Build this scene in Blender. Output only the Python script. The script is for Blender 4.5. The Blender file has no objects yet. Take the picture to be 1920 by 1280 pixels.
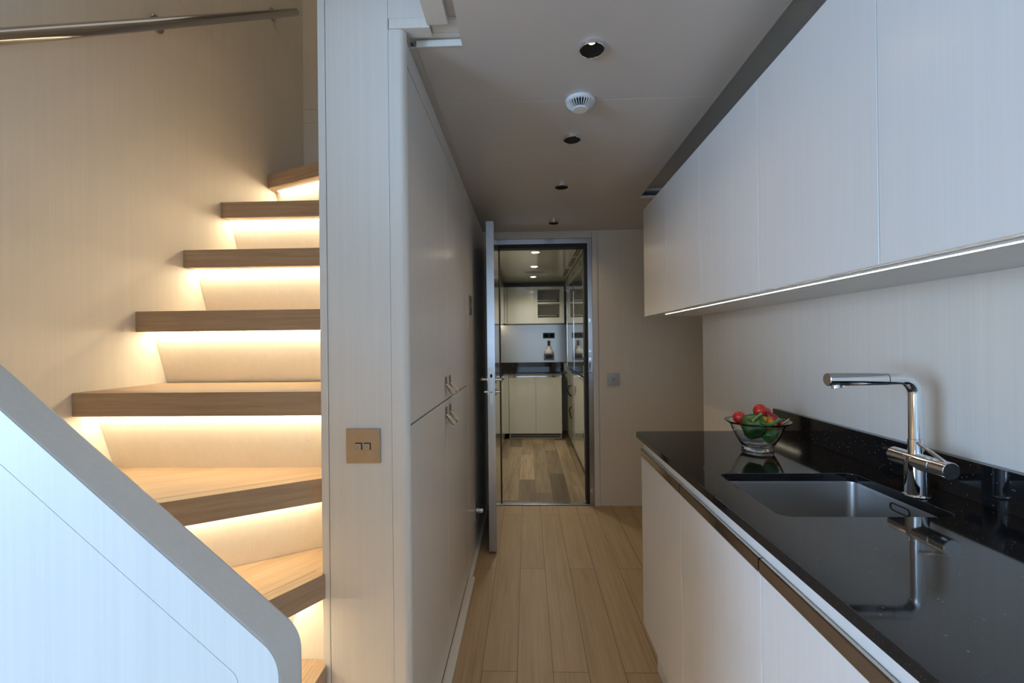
import bpy, bmesh, math, random
from mathutils import Vector, Matrix
PI = math.pi
random.seed(5)
S = bpy.context.scene
C = S.collection

# ------------------------------------------------------------------ helpers
def box(bm, x0, x1, y0, y1, z0, z1, bev=0.0, seg=2):
    vs = [bm.verts.new((x, y, z)) for z in (z0, z1) for y in (y0, y1) for x in (x0, x1)]
    fs = []
    for q in ((0, 2, 3, 1), (4, 5, 7, 6), (0, 1, 5, 4), (2, 6, 7, 3), (0, 4, 6, 2), (1, 3, 7, 5)):
        fs.append(bm.faces.new([vs[i] for i in q]))
    if bev > 0:
        es = list({e for f in fs for e in f.edges})
        bmesh.ops.bevel(bm, geom=es, offset=bev, segments=seg, profile=0.5, affect='EDGES')
    return bm

def B(*a, **k):
    return box(bmesh.new(), *a, **k)

def prism(bm, pts, a0, a1, axis='z', bev=0.0, seg=2):
    """pts: 2-D outline; axis z -> (x,y), axis y -> (x,z), axis x -> (y,z)."""
    def mk(p, a):
        if axis == 'z': return (p[0], p[1], a)
        if axis == 'y': return (p[0], a, p[1])
        return (a, p[0], p[1])
    lo = [bm.verts.new(mk(p, a0)) for p in pts]
    hi = [bm.verts.new(mk(p, a1)) for p in pts]
    n = len(pts)
    fs = [bm.faces.new(lo), bm.faces.new(hi)]
    for i in range(n):
        fs.append(bm.faces.new([lo[i], lo[(i + 1) % n], hi[(i + 1) % n], hi[i]]))
    if bev > 0:
        es = list({e for f in fs[:2] for e in f.edges})
        bmesh.ops.bevel(bm, geom=es, offset=bev, segments=seg, profile=0.5, affect='EDGES')
    return bm

def plate(bm, out, holes, z0, z1):
    """flat slab with outline out and through holes"""
    new = bmesh.new()
    es = []
    for pts in [out] + holes:
        vs = [new.verts.new((p[0], p[1], z0)) for p in pts]
        es += [new.edges.new((vs[i], vs[(i + 1) % len(vs)])) for i in range(len(vs))]
    bmesh.ops.triangle_fill(new, edges=es, use_beauty=True)
    r_ = bmesh.ops.extrude_face_region(new, geom=new.faces[:])
    bmesh.ops.translate(new, verts=[v for v in r_['geom'] if isinstance(v, bmesh.types.BMVert)], vec=(0, 0, z1 - z0))
    me = bpy.data.meshes.new('tmp'); new.to_mesh(me); new.free(); bm.from_mesh(me); bpy.data.meshes.remove(me)
    return bm

def frame_for(d):
    d = Vector(d).normalized()
    u = d.cross(Vector((0, 0, 1)))
    if u.length < 1e-4: u = Vector((1, 0, 0))
    u.normalize()
    return u, d.cross(u).normalized()

def tube(bm, pts, r, seg=20, caps=True):
    pts = [Vector(p) for p in pts]
    rs = r if isinstance(r, (list, tuple)) else [r] * len(pts)
    rings = []
    u = None
    for i, p in enumerate(pts):
        a = pts[max(i - 1, 0)]; b = pts[min(i + 1, len(pts) - 1)]
        d = (b - a).normalized()
        if u is None: u, v = frame_for(d)
        else:
            u = (u - d * u.dot(d)).normalized(); v = d.cross(u).normalized()
        rings.append([bm.verts.new(p + (u * math.cos(2 * PI * k / seg) + v * math.sin(2 * PI * k / seg)) * rs[i]) for k in range(seg)])
    for i in range(len(rings) - 1):
        for k in range(seg):
            bm.faces.new([rings[i][k], rings[i][(k + 1) % seg], rings[i + 1][(k + 1) % seg], rings[i + 1][k]])
    if caps:
        bm.faces.new(rings[0][::-1]); bm.faces.new(rings[-1])
    return bm

def cyl(bm, p0, p1, r, r1=None, seg=32, ch=0.0):
    p0 = Vector(p0); p1 = Vector(p1); d = (p1 - p0).normalized()
    r1 = r if r1 is None else r1
    if ch > 0:
        return tube(bm, [p0, p0 + d * ch * 0.999, p1 - d * ch * 0.999, p1], [r - ch, r, r1, r1 - ch], seg)
    return tube(bm, [p0, p1], [r, r1], seg)

def lathe(bm, prof, c=(0, 0, 0), seg=48, mod=None, axis='z'):
    """prof: list of (radius, height) from bottom to top; mod(angle, i) scales radius."""
    rings = []
    for i, (r, h) in enumerate(prof):
        if r < 1e-6:
            rings.append([bm.verts.new((c[0], c[1], c[2] + h))]); continue
        ring = []
        for k in range(seg):
            a = 2 * PI * k / seg
            q = r * (mod(a, i) if mod else 1.0)
            ring.append(bm.verts.new((c[0] + q * math.cos(a), c[1] + q * math.sin(a), c[2] + h)))
        rings.append(ring)
    for i in range(len(rings) - 1):
        A, D = rings[i], rings[i + 1]
        for k in range(seg):
            k2 = (k + 1) % seg
            if len(A) == 1 and len(D) == 1: continue
            if len(A) == 1: bm.faces.new([A[0], D[k2], D[k]])
            elif len(D) == 1: bm.faces.new([A[k], A[k2], D[0]])
            else: bm.faces.new([A[k], A[k2], D[k2], D[k]])
    return bm

def arc(c, r, a0, a1, n):
    return [(c[0] + r * math.cos(math.radians(a0 + (a1 - a0) * i / n)), c[1] + r * math.sin(math.radians(a0 + (a1 - a0) * i / n))) for i in range(n + 1)]

def rrect(x0, x1, y0, y1, r, n=6):
    return (arc((x1 - r, y0 + r), r, -90, 0, n) + arc((x1 - r, y1 - r), r, 0, 90, n)
            + arc((x0 + r, y1 - r), r, 90, 180, n) + arc((x0 + r, y0 + r), r, 180, 270, n))

def wloc(o):
    v = Vector(o.location)
    while o.parent:
        o = o.parent; v += o.location
    return v

def obj(name, bm, m, parent=None, smooth=True, ang=35, origin=None, label=None):
    """links the bmesh (given in room coordinates) as ONE mesh object"""
    off = wloc(parent) if parent else Vector((0, 0, 0))
    loc = Vector((0, 0, 0))
    if origin is not None and not parent:
        loc = Vector(origin); off = loc
    bmesh.ops.remove_doubles(bm, verts=bm.verts, dist=1e-6)
    bmesh.ops.recalc_face_normals(bm, faces=bm.faces)
    bmesh.ops.translate(bm, verts=bm.verts, vec=-off)
    me = bpy.data.meshes.new(name)
    bm.to_mesh(me); bm.free()
    if smooth:
        for p in me.polygons: p.use_smooth = True
        me.set_sharp_from_angle(angle=math.radians(ang))
    me.materials.append(m)
    o = bpy.data.objects.new(name, me); C.objects.link(o)
    o.location = loc
    if smooth and ang <= 35:
        w_ = o.modifiers.new('even_normals', 'WEIGHTED_NORMAL'); w_.keep_sharp = True; w_.weight = 100
    if parent: o.parent = parent
    if label: o['label'] = label
    return o

def tag(o, label, cat, group=None):
    o['label'] = label; o['category'] = cat
    if group: o['group'] = group
    return o

def thing(name, loc, label, cat, group=None):
    o = bpy.data.objects.new(name, None); C.objects.link(o)
    o.empty_display_size = 0.05
    o.location = loc
    return tag(o, label, cat, group)

def struct(name, bm, m, parent=None, **k):
    o = obj(name, bm, m, parent, **k)
    if not parent: o['kind'] = 'structure'
    return o

def copy_tree(o, parent=None):
    c = o.copy(); C.objects.link(c)
    if parent: c.parent = parent
    for ch in list(o.children): copy_tree(ch, c)
    return c

# ------------------------------------------------------------------ materials
def newmat(name):
    m = bpy.data.materials.new(name); m.use_nodes = True
    nt = m.node_tree; b = nt.nodes['Principled BSDF']
    return m, nt, b

def nd(nt, t, **kw):
    n = nt.nodes.new(t)
    for k, v in kw.items():
        if k.startswith('i_'): n.inputs[int(k[2:])].default_value = v
        else: setattr(n, k, v)
    return n

def math_(nt, op, a, b=None, c=None):
    n = nd(nt, 'ShaderNodeMath', operation=op)
    for i, v in enumerate((a, b, c)):
        if v is None: continue
        if isinstance(v, (int, float)): n.inputs[i].default_value = v
        else: nt.links.new(v, n.inputs[i])
    return n.outputs[0]

def pos(nt):
    g = nd(nt, 'ShaderNodeNewGeometry')
    s = nd(nt, 'ShaderNodeSeparateXYZ'); nt.links.new(g.outputs['Position'], s.inputs[0])
    return g.outputs['Position'], s.outputs

def mapped(nt, scale, loc=(0, 0, 0), rot=(0, 0, 0), src='obj'):
    if src == 'obj':
        c = nd(nt, 'ShaderNodeTexCoord').outputs['Object']
    else:
        c = nd(nt, 'ShaderNodeNewGeometry').outputs['Position']
    mp = nd(nt, 'ShaderNodeMapping'); nt.links.new(c, mp.inputs[0])
    mp.inputs['Scale'].default_value = scale; mp.inputs['Location'].default_value = loc; mp.inputs['Rotation'].default_value = rot
    return mp.outputs[0]

def noise(nt, vec, scale=1.0, detail=3, rough=0.5):
    n = nd(nt, 'ShaderNodeTexNoise'); nt.links.new(vec, n.inputs['Vector'])
    n.inputs['Scale'].default_value = scale; n.inputs['Detail'].default_value = detail; n.inputs['Roughness'].default_value = rough
    return n.outputs['Fac']

def ramp(nt, fac, stops):
    r = nd(nt, 'ShaderNodeValToRGB'); nt.links.new(fac, r.inputs[0])
    e = r.color_ramp.elements
    e[0].position, e[0].color = stops[0][0], (*stops[0][1], 1)
    e[1].position, e[1].color = stops[-1][0], (*stops[-1][1], 1)
    for p, c in stops[1:-1]:
        q = e.new(p); q.color = (*c, 1)
    return r.outputs[0]

def mix(nt, fac, a, b, mode='MIX'):
    n = nd(nt, 'ShaderNodeMix', data_type='RGBA', blend_type=mode)
    for i, v in ((0, fac), (6, a), (7, b)):
        if isinstance(v, (int, float)): n.inputs[i].default_value = v
        elif isinstance(v, tuple): n.inputs[i].default_value = (*v, 1)
        else: nt.links.new(v, n.inputs[i])
    return n.outputs[2]

def bump(nt, b, h, strength=0.1, dist=0.002):
    n = nd(nt, 'ShaderNodeBump'); n.inputs['Strength'].default_value = strength; n.inputs['Distance'].default_value = dist
    nt.links.new(h, n.inputs['Height']); nt.links.new(n.outputs[0], b.inputs['Normal'])

def veneer(name, col, rough=0.42, amt=0.07, grain='z', bumpy=0.12, fine=1.0):
    """straight-grained lacquered veneer, grain along one axis"""
    m, nt, b = newmat(name)
    sc = {'z': (260, 260, 2.2), 'y': (260, 2.2, 260), 'x': (2.2, 260, 260)}[grain]
    f = noise(nt, mapped(nt, sc, src='pos'), fine, 3, 0.6)
    sc2 = tuple(v * 0.22 for v in sc)
    g = noise(nt, mapped(nt, sc2, loc=(3, 7, 1), src='pos'), 1.0, 2, 0.5)
    t = math_(nt, 'ADD', math_(nt, 'MULTIPLY', f, 0.6), math_(nt, 'MULTIPLY', g, 0.4))
    lo = tuple(c * (1 - amt) for c in col); hi = tuple(min(1, c * (1 + amt)) for c in col)
    nt.links.new(ramp(nt, t, [(0.3, lo), (0.7, hi)]), b.inputs['Base Color'])
    b.inputs['Roughness'].default_value = rough
    bump(nt, b, t, bumpy, 0.001)
    return m

def plain(name, col, rough=0.5, metal=0.0, var=0.03, scale=40, spec=0.5, coat=0.0):
    m, nt, b = newmat(name)
    f = noise(nt, mapped(nt, (1, 1, 1)), scale, 2, 0.5)
    lo = tuple(c * (1 - var) for c in col); hi = tuple(min(1, c * (1 + var)) for c in col)
    nt.links.new(ramp(nt, f, [(0.3, lo), (0.7, hi)]), b.inputs['Base Color'])
    b.inputs['Roughness'].default_value = rough; b.inputs['Metallic'].default_value = metal
    b.inputs['Specular IOR Level'].default_value = spec
    b.inputs['Coat Weight'].default_value = coat
    return m

def emit(name, col, strength):
    m, nt, b = newmat(name)
    b.inputs['Base Color'].default_value = (0.8, 0.8, 0.8, 1)
    b.inputs['Emission Color'].default_value = (*col, 1)
    b.inputs['Emission Strength'].default_value = strength
    return m

def oak(name, c0, c1, c2, ang=0.0, rough=0.45, freq=90):
    m, nt, b = newmat(name)
    sc = (2.5, freq, freq)
    pr = mapped(nt, (1, 1, 1), rot=(0, 0, -math.radians(ang)), src='pos')
    def mapped_(scale):
        mp = nd(nt, 'ShaderNodeMapping'); nt.links.new(pr, mp.inputs[0]); mp.inputs['Scale'].default_value = scale
        return mp.outputs[0]
    v = mapped_(sc)
    f = noise(nt, v, 1.0, 5, 0.62)
    g = noise(nt, mapped_(tuple(q * 4 for q in sc)), 1.0, 2, 0.6)
    t = math_(nt, 'ADD', math_(nt, 'MULTIPLY', f, 0.7), math_(nt, 'MULTIPLY', g, 0.3))
    nt.links.new(ramp(nt, t, [(0.3, c0), (0.5, c1), (0.68, c2)]), b.inputs['Base Color'])
    b.inputs['Roughness'].default_value = rough
    bump(nt, b, t, 0.25, 0.001)
    return m

def planks(name, x0, w, y0, L, cols, gap, rough, tone, third=False, gapcol=(0.07, 0.045, 0.025), gfreq=110):
    m, nt, b = newmat(name)
    P_, s = pos(nt)
    u = math_(nt, 'DIVIDE', math_(nt, 'SUBTRACT', s[0], x0), w)
    row = math_(nt, 'FLOOR', u)
    if third:
        off = math_(nt, 'MULTIPLY', math_(nt, 'FLOORED_MODULO', math_(nt, 'MULTIPLY', row, 2.0), 5.0), 0.2)
    else:
        off = math_(nt, 'MULTIPLY', math_(nt, 'FLOORED_MODULO', math_(nt, 'ADD', row, 1.0), 2.0), 0.5)
    v = math_(nt, 'ADD', math_(nt, 'DIVIDE', math_(nt, 'SUBTRACT', s[1], y0), L), off)
    col = math_(nt, 'FLOOR', v)
    du = math_(nt, 'MULTIPLY', math_(nt, 'ABSOLUTE', math_(nt, 'SUBTRACT', u, math_(nt, 'ROUND', u))), w)
    dv = math_(nt, 'MULTIPLY', math_(nt, 'ABSOLUTE', math_(nt, 'SUBTRACT', v, math_(nt, 'ROUND', v))), L)
    d = math_(nt, 'MINIMUM', du, dv)
    line = math_(nt, 'LESS_THAN', d, gap)
    cb = nd(nt, 'ShaderNodeCombineXYZ'); nt.links.new(row, cb.inputs[0]); nt.links.new(col, cb.inputs[1])
    wn = nd(nt, 'ShaderNodeTexWhiteNoise'); nt.links.new(cb.outputs[0], wn.inputs['Vector'])
    # grain, shifted for every plank
    sh = nd(nt, 'ShaderNodeVectorMath', operation='MULTIPLY_ADD')
    nt.links.new(wn.outputs['Color'], sh.inputs[0]); sh.inputs[1].default_value = (9, 9, 9); nt.links.new(P_, sh.inputs[2])
    mp = nd(nt, 'ShaderNodeMapping'); nt.links.new(sh.outputs[0], mp.inputs[0]); mp.inputs['Scale'].default_value = (gfreq, 2.2, 1)
    f = noise(nt, mp.outputs[0], 1.0, 5, 0.6)
    mp2 = nd(nt, 'ShaderNodeMapping'); nt.links.new(sh.outputs[0], mp2.inputs[0]); mp2.inputs['Scale'].default_value = (14, 1.4, 1)
    f2 = noise(nt, mp2.outputs[0], 1.0, 3, 0.6)
    t = math_(nt, 'ADD', math_(nt, 'MULTIPLY', f, 0.55), math_(nt, 'MULTIPLY', f2, 0.45))
    base = ramp(nt, t, [(0.32, cols[0]), (0.5, cols[1]), (0.68, cols[2])])
    tn = math_(nt, 'ADD', math_(nt, 'MULTIPLY', wn.outputs['Value'], tone * 2), 1 - tone)
    cc = nd(nt, 'ShaderNodeCombineXYZ')
    for i in range(3): nt.links.new(tn, cc.inputs[i])
    base = mix(nt, 1.0, base, cc.outputs[0], 'MULTIPLY')
    nt.links.new(mix(nt, line, base, gapcol), b.inputs['Base Color'])
    b.inputs['Roughness'].default_value = rough
    bump(nt, b, math_(nt, 'SUBTRACT', t, math_(nt, 'MULTIPLY', line, 2.0)), 0.15, 0.001)
    return m

def granite(name):
    m, nt, b = newmat(name)
    v = mapped(nt, (1, 1, 1), src='pos')
    vo = nd(nt, 'ShaderNodeTexVoronoi'); nt.links.new(v, vo.inputs['Vector']); vo.inputs['Scale'].default_value = 135
    big = nd(nt, 'ShaderNodeTexVoronoi'); nt.links.new(v, big.inputs['Vector']); big.inputs['Scale'].default_value = 420
    sel = nd(nt, 'ShaderNodeSeparateColor'); nt.links.new(vo.outputs['Color'], sel.inputs[0])
    sel2 = nd(nt, 'ShaderNodeSeparateColor'); nt.links.new(big.outputs['Color'], sel2.inputs[0])
    k1 = math_(nt, 'MULTIPLY', math_(nt, 'LESS_THAN', vo.outputs['Distance'], 0.16), math_(nt, 'GREATER_THAN', sel.outputs[0], 0.93))
    k2 = math_(nt, 'MULTIPLY', math_(nt, 'LESS_THAN', big.outputs['Distance'], 0.22), math_(nt, 'GREATER_THAN', sel2.outputs[1], 0.9))
    c = mix(nt, k1, (0.009, 0.0088, 0.0095), (0.22, 0.17, 0.13))
    c = mix(nt, k2, c, (0.06, 0.055, 0.055))
    nt.links.new(c, b.inputs['Base Color'])
    b.inputs['Roughness'].default_value = 0.055
    b.inputs['IOR'].default_value = 1.62
    return m

M = {}
M['white'] = veneer('white_veneer', (0.76, 0.73, 0.68), 0.34, 0.045)
M['wall'] = veneer('wall_veneer', (0.74, 0.70, 0.635), 0.45, 0.045)
M['endwall'] = veneer('end_wall_veneer', (0.77, 0.69, 0.56), 0.45, 0.04)
M['stairwall'] = veneer('stair_wall_veneer', (0.83, 0.775, 0.68), 0.5, 0.04)
M['front'] = veneer('cabinet_front_veneer', (0.76, 0.73, 0.69), 0.27, 0.028)
M['slopewhite'] = veneer('balustrade_veneer', (0.76, 0.75, 0.73), 0.42, 0.04)
M['ceiling'] = plain('ceiling_panel', (0.64, 0.60, 0.56), 0.32, var=0.01, scale=4)
M['carcass'] = plain('carcass_white', (0.78, 0.77, 0.74), 0.4, var=0.01)
M['seam'] = plain('seam_filler', (0.62, 0.59, 0.55), 0.5, var=0.02)
M['grey'] = plain('grey_soffit', (0.58, 0.56, 0.53), 0.5, var=0.02)
OAKS = {}
def stair_oak(ang):
    k = round(ang)
    if k not in OAKS: OAKS[k] = oak('stair_oak', (0.33, 0.228, 0.143), (0.42, 0.298, 0.19), (0.48, 0.355, 0.237), ang)
    return OAKS[k]
M['floor'] = planks('oak_floor', -0.051, 0.1355, 1.727, 1.575, ((0.37, 0.245, 0.13), (0.455, 0.318, 0.18), (0.52, 0.38, 0.225)), 0.0011, 0.42, 0.05)
M['vinyl'] = planks('vinyl_floor', -0.36, 0.1385, 3.96, 0.92, ((0.19, 0.13, 0.075), (0.31, 0.23, 0.14), (0.42, 0.33, 0.215)), 0.0009, 0.33, 0.52, True, (0.08, 0.06, 0.04), 60)
M['granite'] = granite('black_granite')
M['chrome'] = plain('polished_chrome', (0.80, 0.80, 0.81), 0.06, 1.0, 0.01)
M['steelrail'] = plain('polished_steel', (0.42, 0.42, 0.43), 0.12, 1.0, 0.02)
M['pull'] = plain('bronze_tinted_steel', (0.60, 0.52, 0.44), 0.10, 1.0, 0.02)
M['sink'] = plain('satin_sink_steel', (0.44, 0.43, 0.42), 0.38, 1.0, 0.02)
M['steel'] = plain('door_frame_steel', (0.50, 0.50, 0.51), 0.22, 1.0, 0.02)
M['brushed'] = veneer('brushed_steel', (0.62, 0.60, 0.56), 0.30, 0.03, bumpy=0.35)
M['brushed'].node_tree.nodes['Principled BSDF'].inputs['Metallic'].default_value = 1.0
M['black'] = plain('black_plastic', (0.015, 0.015, 0.016), 0.4, var=0.1)
M['matblack'] = plain('black_baffle', (0.008, 0.008, 0.008), 0.8, var=0.1, spec=0.08)
M['gasket'] = plain('black_rubber', (0.018, 0.018, 0.018), 0.55, var=0.1)
M['plastic'] = plain('white_plastic', (0.82, 0.82, 0.81), 0.35, var=0.01)
M['gold'] = plain('champagne_metal', (0.43, 0.34, 0.235), 0.42, 0.75, 0.03)
M['button'] = plain('grey_beige_button', (0.45, 0.38, 0.31), 0.45, 0.5, 0.03)
M['platesteel'] = plain('satin_nickel', (0.42, 0.38, 0.33), 0.35, 1.0, 0.03)
M['leather'] = plain('cream_leather', (0.66, 0.58, 0.47), 0.6, var=0.08, scale=300)
M['greyplate'] = plain('grey_metal_tab', (0.22, 0.21, 0.20), 0.4, 0.6, 0.05)
M['cream'] = plain('cream_gloss_lacquer', (0.66, 0.65, 0.56), 0.10, var=0.01, coat=0.3)
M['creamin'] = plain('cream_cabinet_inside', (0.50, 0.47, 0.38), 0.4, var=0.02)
M['glossdark'] = plain('mirror_gloss_door', (0.42, 0.42, 0.40), 0.05, 0.85, 0.01)
M['gallceil'] = plain('galley_ceiling', (0.62, 0.61, 0.55), 0.14, var=0.01)
M['speaker'] = plain('speaker_grille_grey', (0.30, 0.31, 0.32), 0.5, var=0.15, scale=900)
M['tomato'] = plain('tomato_skin', (0.50, 0.022, 0.012), 0.22, var=0.25, scale=35)
M['tomato2'] = plain('orange_red_tomato_skin', (0.55, 0.06, 0.015), 0.25, var=0.25, scale=35)
M['green'] = plain('green_pepper_skin', (0.035, 0.105, 0.018), 0.22, var=0.45, scale=28)
M['green2'] = plain('pale_green_pepper_skin', (0.05, 0.16, 0.035), 0.25, var=0.35, scale=35)
M['yellow'] = plain('yellow_pepper_skin', (0.50, 0.40, 0.03), 0.25, var=0.35, scale=30)
M['orange'] = plain('orange_pepper_skin', (0.65, 0.22, 0.02), 0.25, var=0.3, scale=30)
M['crimson'] = plain('crimson_chilli_skin', (0.33, 0.012, 0.03), 0.2, var=0.25, scale=40)
M['stem'] = plain('green_stem', (0.16, 0.24, 0.05), 0.45, var=0.3, scale=120)
M['paler'] = plain('pale_stem', (0.42, 0.42, 0.16), 0.5, var=0.2, scale=120)
LED = (1.0, 0.825, 0.55)
M['led'] = emit('warm_led', LED, 42.0)
M['ledcab'] = emit('neutral_led', (1.0, 0.86, 0.66), 22.0)
M['lamp'] = emit('downlight_lens', (1.0, 0.93, 0.82), 9.0)
M['lampfar'] = emit('galley_lamp', (1.0, 0.94, 0.80), 22.0)
M['lamptiny'] = emit('downlight_lens_dim', (1.0, 0.9, 0.75), 5.0)

def glass():
    m, nt, b = newmat('clear_glass')
    b.inputs['Base Color'].default_value = (0.97, 0.99, 0.98, 1)
    b.inputs['Roughness'].default_value = 0.0
    b.inputs['IOR'].default_value = 1.48
    b.inputs['Transmission Weight'].default_value = 1.0
    return m
M['glass'] = glass()

# ------------------------------------------------------------------ key dimensions (metres)
XL = -0.324          # left corridor face
XP = -0.567          # stair side of the pillar
YP = 1.223           # front of the pillar
XS = -1.30           # outer wall of the stairs
YE = 3.48            # end wall of the corridor
ZC = 2.10            # corridor ceiling
XR = 0.967           # right wall
YR = 2.53            # corner of the right wall
TOPZ = 3.7

# ------------------------------------------------------------------ SETTING
struct('floor', B(-2.85, 1.75, -3.0, YE + 0.02, -0.06, 0.0), M['floor'])
struct('floor', B(-1.0, 1.75, YE + 0.02, 6.6, -0.06, 0.0), M['vinyl'])

bm = bmesh.new()
g = 0.0012
DY = (1.312, 1.892, 2.469, 3.211)
def circ(x, y, r, n=40): return [(x + r * math.cos(2 * PI * k / n), y + r * math.sin(2 * PI * k / n)) for k in range(n)]
plate(bm, [(-0.176, 0.4), (0.675, 0.4), (0.675, 1.6 - g), (-0.307, 1.6 - g), (-0.307, 1.287), (-0.176, 1.287)], [circ(0.196, DY[0], 0.0338)], ZC, ZC + 0.018)
for (x0, x1, ya, yb) in ((-0.307, 0.675, 1.6 + g, 2.177 - g),
                         (-0.307, 0.675, 2.177 + g, 2.721), (-0.307, 1.75, 2.762 + g, YE)):
    hs = [circ(0.196, y, 0.0338) for y in DY if ya < y < yb]
    plate(bm, [(x0, ya), (x1, ya), (x1, yb), (x0, yb)], hs, ZC, ZC + 0.018)
box(bm, -0.307, 1.75, 2.7212, 2.762 - g, ZC, ZC + 0.018)
struct('ceiling', bm, M['ceiling'])
struct('ceiling', B(-2.85, 1.75, -3.0, 0.4, ZC, ZC + 0.06), M['ceiling'])
bm = bmesh.new()   # deck above the panels
box(bm, -0.176, 0.675, 0.4, 1.287, ZC + 0.045, ZC + 0.06)
box(bm, XL, 0.675, 1.30, 2.721, ZC + 0.045, ZC + 0.06)
box(bm, XL, 1.75, 2.721, YE, ZC + 0.045, ZC + 0.06)
for y in (1.6, 2.177, 2.762): box(bm, -0.30, 0.675, y - g * 0.9, y + g * 0.9, ZC + 0.0004, ZC + 0.021)
struct('trim_1', bm, M['plastic'])
# long recess beside the wall cabinets
bm = bmesh.new()
box(bm, 0.675, XR, 0.4, 2.721, ZC + 0.06, ZC + 0.08)
struct('trim_2', bm, M['grey'])
bm = bmesh.new()
box(bm, 0.676, 0.90, 2.700, 2.7205, ZC - 0.002, ZC + 0.012, 0.002)
struct('trim_3', bm, M['carcass'])

# walls
struct('wall_right', B(XR, 1.75, 0.1, YR, 0.0, ZC + 0.06), M['wall'])
struct('wall_right_rear', B(XR, 1.75, -3.0, 0.1, 0.0, ZC), M['wall'])
struct('wall_alcove', B(1.70, 1.75, YR, YE, 0.0, ZC), M['wall'])
bm = bmesh.new()   # end wall round the door opening
box(bm, -1.0, 1.70, YE, YE + 0.12, ZC, 2.2)
box(bm, 0.545, 1.70, YE, YE + 0.12, 0, ZC)
box(bm, -1.0, -0.29, YE, YE + 0.12, 0, ZC)
box(bm, -0.29, 0.545, YE, YE + 0.12, 2.082, ZC + 0.0)
struct('wall_end', bm, M['endwall'])
bm = bmesh.new()   # casing
box(bm, 0.502, 0.543, YE - 0.006, YE + 0.11, 0, 2.082, 0.002)
box(bm, -0.288, 0.500, YE - 0.006, YE + 0.11, 2.043, 2.082, 0.002)
box(bm, -0.288, -0.262, YE - 0.006, YE + 0.11, 0, 2.040, 0.002)
struct('trim_4', bm, M['wall'])
fr = struct('trim_5', prism(bmesh.new(), [(-0.260, 0.0), (-0.260, 2.041), (0.500, 2.041), (0.500, 0.0), (0.466, 0.0), (0.466, 2.004), (-0.228, 2.004), (-0.228, 0.0)], YE - 0.002, YE + 0.10, 'y'), M['steel'])
obj('door_gasket', prism(bmesh.new(), [(-0.2275, 0.014), (-0.2275, 2.0035), (0.4655, 2.0035), (0.4655, 0.014), (0.443, 0.014), (0.443, 1.979), (-0.208, 1.979), (-0.208, 0.014)], YE + 0.02, YE + 0.11, 'y'), M['gasket'], fr)
bm = bmesh.new()
for z0, z1 in ((1.40, 1.43), (1.01, 1.13), (1.17, 1.19), (0.10, 0.13)):
    box(bm, 0.469, 0.488, YE - 0.0045, YE - 0.0015, z0, z1, 0.001)
obj('strike_plate', bm, M['chrome'], fr, label='small chrome strike plates')
struct('trim_6', B(-0.227, 0.465, YE + 0.0, YE + 0.05, 0.0, 0.012, 0.003), M['steel'])

# left side: wall beyond the cupboards, stairwell walls
struct('wall_left', B(XL - 0.05, XL, 2.407, YE, 0.0, 2.085), M['white'])
struct('wall_stair_inner', B(XP, XP + 0.02, 1.262, 2.66, 0.0, TOPZ), M['stairwall'])
bm = bmesh.new()
box(bm, XS - 0.05, XS, 0.4, 2.66, 0.0, 2.549)
box(bm, XS - 0.05, XS, 0.4, 2.66, 2.550, 2.629)
box(bm, XS - 0.05, XS, 0.4, 2.66, 2.6296, TOPZ)
box(bm, XS - 0.04, XS - 0.0008, 0.5, 2.6, 2.54, 2.64)
struct('wall_stair_outer', bm, M['stairwall'])
bm = bmesh.new()
box(bm, XS, XP, 2.62, 2.66, 0.0, 2.553)
box(bm, XS, XP, 2.62, 2.66, 2.555, 2.632)
box(bm, XS, XP, 2.62, 2.66, 2.634, TOPZ)
struct('wall_stair_back', bm, M['stairwall'])
struct('wall_stair_front', B(XS - 0.05, -0.176, 0.35, 0.4, ZC + 0.06, TOPZ), M['stairwall'])
struct('ceiling', B(XS - 0.05, 0.5, 0.35, 2.66, TOPZ, TOPZ + 0.05), M['ceiling'])
struct('wall_stair_upper', B(-0.176, -0.13, 0.4, YP, ZC + 0.06, TOPZ), M['stairwall'])

# pillar in front of the cupboards: rounded corner, thin seams
bm = bmesh.new()
box(bm, XP, -0.5455, YP, 1.262, 0, TOPZ, 0.003)
box(bm, -0.5440, -0.3708, YP, 1.262, 0, TOPZ, 0.0006, 1)
prism(bm, [(-0.3700, 1.262), (-0.3700, YP)] + arc((XL - 0.018, YP + 0.018), 0.018, -90, 0, 8) + [(XL, 1.2432), (XL - 0.021, 1.2432), (XL - 0.021, 1.262)], 0, 2.108, 'z')
box(bm, -0.3700, -0.262, YP, 1.262, 2.138, TOPZ)
struct('wall_pillar', bm, M['white'])
struct('trim_7', B(-0.552, -0.34, 1.2615, 1.268, 0, 2.1), M['seam'])
bm = bmesh.new()   # ledge and soffit strips at the ceiling opening
box(bm, -0.368, -0.256, YP - 0.002, 1.262, 2.109, 2.137, 0.0015)
struct('trim_8', bm, M['white'])
bm = bmesh.new()
box(bm, -0.262, -0.204, 0.4, YP - 0.004, 2.112, 2.137, 0.002)
box(bm, -0.340, -0.176, 1.2635, 1.299, 2.121, 2.140)
box(bm, -0.254, -0.176, 1.215, 1.262, 2.121, 2.140)
struct('trim_9', bm, M['wall'])
struct('trim_10', B(-0.204, -0.176, 0.4, 1.214, 2.13, 2.15), M['seam'])
struct('trim_11', B(-0.3075, -0.1745, 1.2835, 1.289, ZC - 0.002, ZC + 0.017, 0.001), M['white'])
struct('baseboard_left', B(XL, -0.289, 1.236, 2.40, 0.0, 0.014, 0.003), M['white'])
struct('baseboard_left_far', B(XL, -0.303, 2.403, YE, 0.0, 0.010, 0.003), M['white'])

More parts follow.
